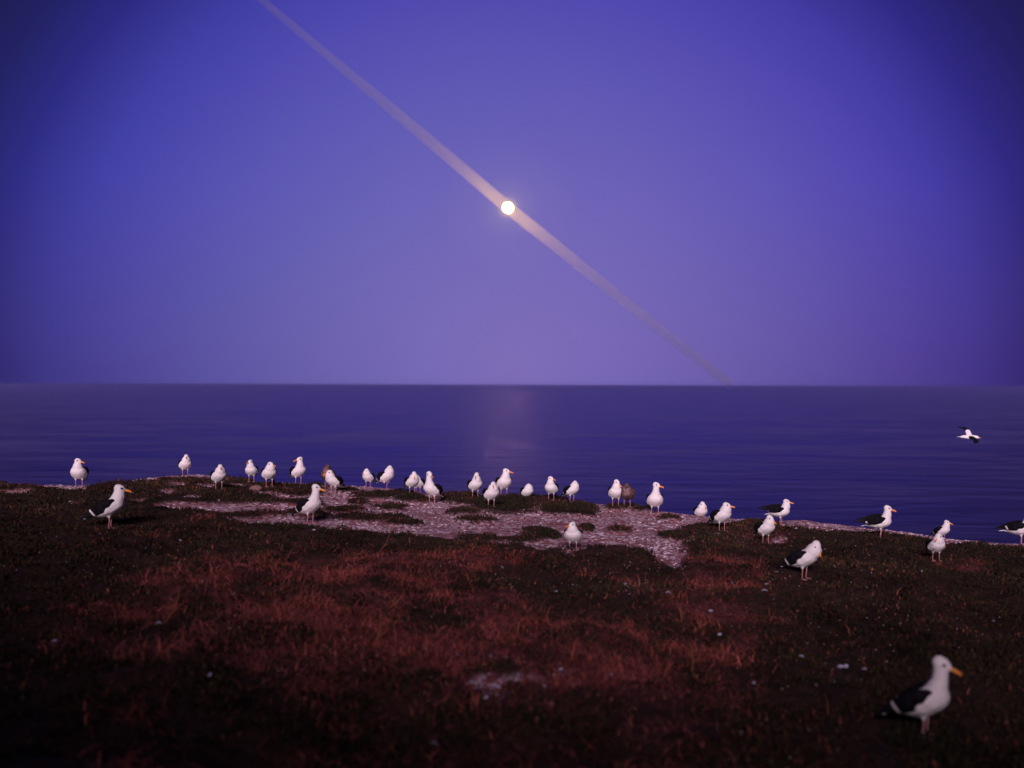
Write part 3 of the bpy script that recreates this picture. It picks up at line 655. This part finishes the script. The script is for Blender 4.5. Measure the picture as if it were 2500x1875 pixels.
FE = [(440, 1327, 'lilac feather standing up in the dark plants below the pale strip, left half'), (533, 1228, 'curled white feather on dark plants below the second gull pair'),
      (900, 1252, "feather on the dark plant patch inside the pale ground, left of middle"), (766, 1301, 'white feather caught on a leaning stem below the tall necked gull'), (1870, 1435, "upper one of two whitish feathers close together below the bending gull"), (1867, 1452, "lower one of two whitish feathers close together below the bending gull"), (1787, 1431, "tiny feather left of the two close feathers below the bending gull"), (2013, 1347, 'small feather right of the gull that bends its head down'),
      (1944, 1296, 'feather on the dark slope between two right hand gull pairs'), (1895, 1404, "feather on the dark slope just left of the bending gull's feet"), (1186, 1718, 'largest pale feather in the stained patch at the bottom middle'), (1214, 1712, "second pale feather right beside the largest one at the bottom stained patch"), (1219, 1691, "feather in the centre of the stained patch at the bottom middle"), (1191, 1664, "feather at the upper left rim of the bottom stained patch"), (1263, 1665, "feather at the upper right rim of the bottom stained patch"), (1370, 1647, "pinkish feather above and right of the bottom stained patch"),
      (1492, 1658, 'flat white feather lying crosswise right of the bottom stained patch'), (1326, 1690, "feather just right of the bottom stained patch"), (1840, 1680, "bluish feather in the dark between the bottom stained patch and the nearest gull"), (1957, 1614, "feather left of the ragged clump of plumage"), (1059, 1836, 'feather nearest the bottom edge of the picture'), (1115, 1611, "small feather in red grass above and left of the bottom stained patch"), (1196, 1614, "feather in red grass straight above the bottom stained patch"),
      (512, 1661, 'single bright feather in the dark lower left'), (386, 1536, "lilac feather among dead stalks in the left foreground"), (135, 1578, 'bluish feather at the far left of the foreground'), (492, 1428, "feather right of the slanting reddish stalk in the left foreground"), (571, 1461, "small feather at the left rim of the red dead grass"), (1358, 1453, "feather in the dark plants straight below the middle gull on pale ground"), (1527, 1435, "feather left of the short orange stem by the brown trail"),
      (1225, 1393, "feather at the rim of red grass below the pale ground, middle"), (1735, 1502, "flat feather on the brown trail"), (1757, 1559, "feather at the lower end of the brown trail"), (1631, 1458, "feather just left of the top of the short orange stem"), (2334, 1332, "tiny pale feather on the right slope just below the skyline"), (2250, 1402, "feather below the gull with the twiggy weed"), (2110, 1647, 'feather left of the nearest gull'), (2424, 1526, "feather in the darkness by the right edge, above the nearest gull")]
for u, v, lb in FE:
    feather(u, v, random.uniform(.028, .05) if v < 1600 else random.uniform(.022, .04), random.uniform(0, 180), random.uniform(.2, .8), lb or 'small loose feather lying among the low plants')
# tattered clump of plumage at the right
cx_, cy_, cz_ = hit(2057, 1638)
B = [((random.uniform(-.035, .035), random.uniform(-.02, .02), .012+random.uniform(-.006, .014)), (random.uniform(.008, .018), .010, random.uniform(.005, .011)), rotz(random.uniform(0, 3))) for _ in range(12)]
cp = blob_mesh('feather_clump', B, .005, [M_feather], None, 1); cp.location = (cx_, cy_, cz_+.01)
tag(cp, 'ragged clump of white plumage on the dark ground left of and above the nearest gull', 'feather clump')
# stone
sx_, sy_, sz_ = hit(625, 1196)
bm = bmesh.new(); bmesh.ops.create_icosphere(bm, subdivisions=4, radius=1)
for v in bm.verts:
    nn = float(fbm(v.co.x*1.3+4, v.co.y*1.3+v.co.z, 1.2, 4)); f = 1+.22*nn
    v.co = Vector((v.co.x*.10*f, v.co.y*.07*f, max(v.co.z, -.5)*.05*f))
me = bpy.data.meshes.new('stone'); bm.to_mesh(me); bm.free(); me.materials.append(mat('stone', (.14, .07, .06), .9, .2, nscale=40, c2=(.26, .15, .14), bump=.8, bscale=60))
st_ = bpy.data.objects.new('stone', me); COL.objects.link(st_); st_.location = (sx_, sy_, sz_+.02)
for f_ in me.polygons: f_.use_smooth = True
tag(st_, 'rounded brown stone between the gulls on the left of the ridge', 'stone')
# dead weeds with bare twigs
M_twig = mat('dead_twig', (.05, .025, .02), .9, .1); M_twig2 = mat('straw_stem', (.34, .12, .06), .8, .2)
def weed(u0, v0, u1, v1, nb, label, m=M_twig, rad=.0035):
    x, y, z = hit(u0, v0); r1 = ray(u1, v1); top = Vector((r1[0]*y, y-.02, r1[2]*y)); base = Vector((x, y, z-.01)); Ld = (top-base).length
    root = bpy.data.objects.new('dead_weed', None); COL.objects.link(root); root.location = base; tag(root, label, 'dead weed', 'dead weeds on the headland')
    d = top-base; side = Vector((d.z, 0, -d.x))*.08
    P = [d*t+side*math.sin(t*3.1) for t in np.linspace(0, 1, 7)]
    loft('stem', tube_rings([tuple(q) for q in P], list(np.linspace(rad, rad*.35, 7)), 6), [m], root)
    for i in range(nb):
        t = .35+.6*i/max(1, nb); s = -1 if i % 2 else 1; b0 = P[min(6, int(t*6))]; q = random.uniform(.15, .34)*Ld
        e = b0+Vector((s*q*.75, random.uniform(-.3, .3)*q, q*.75)); mid = (b0+e)/2+Vector((s*q*.12, 0, -q*.08))
        loft('twig', tube_rings([tuple(b0), tuple(mid), tuple(e)], [rad*.6, rad*.45, rad*.2], 5), [m], root)
weed(2268, 1372, 2277, 1312, 9, 'twiggy dark dead weed in front of a gull near the right edge')
weed(361, 1262, 363, 1216, 4, 'dark upright weed beside the pale strip at the left')
weed(1986, 1300, 1987, 1279, 7, 'small branching weed on the pale skyline hump at the right')
weed(752, 1325, 787, 1272, 3, 'leaning dark stem right below the tall necked gull')
weed(922, 1350, 956, 1288, 1, 'thin leaning stem in front of the pale ground, middle left', M_twig2, .003)
weed(1664, 1514, 1651, 1472, 1, 'short orange stem standing beside the brown trail', M_twig2, .005)
weed(912, 1578, 930, 1490, 1, 'curved orange straw stalk in the red grass, middle left', M_twig2, .005)
weed(935, 1490, 990, 1440, 3, 'forked straw stalk above the curved orange one', M_twig2, .004)
weed(1688, 1640, 1682, 1565, 3, 'forked straw stalk right of the middle foreground', M_twig2, .004)
weed(400, 1520, 442, 1428, 1, 'slanting reddish stalk in the left foreground', M_twig2, .004)
print('verts', sum(len(o.data.vertices) for o in S.objects if o.type == 'MESH'))
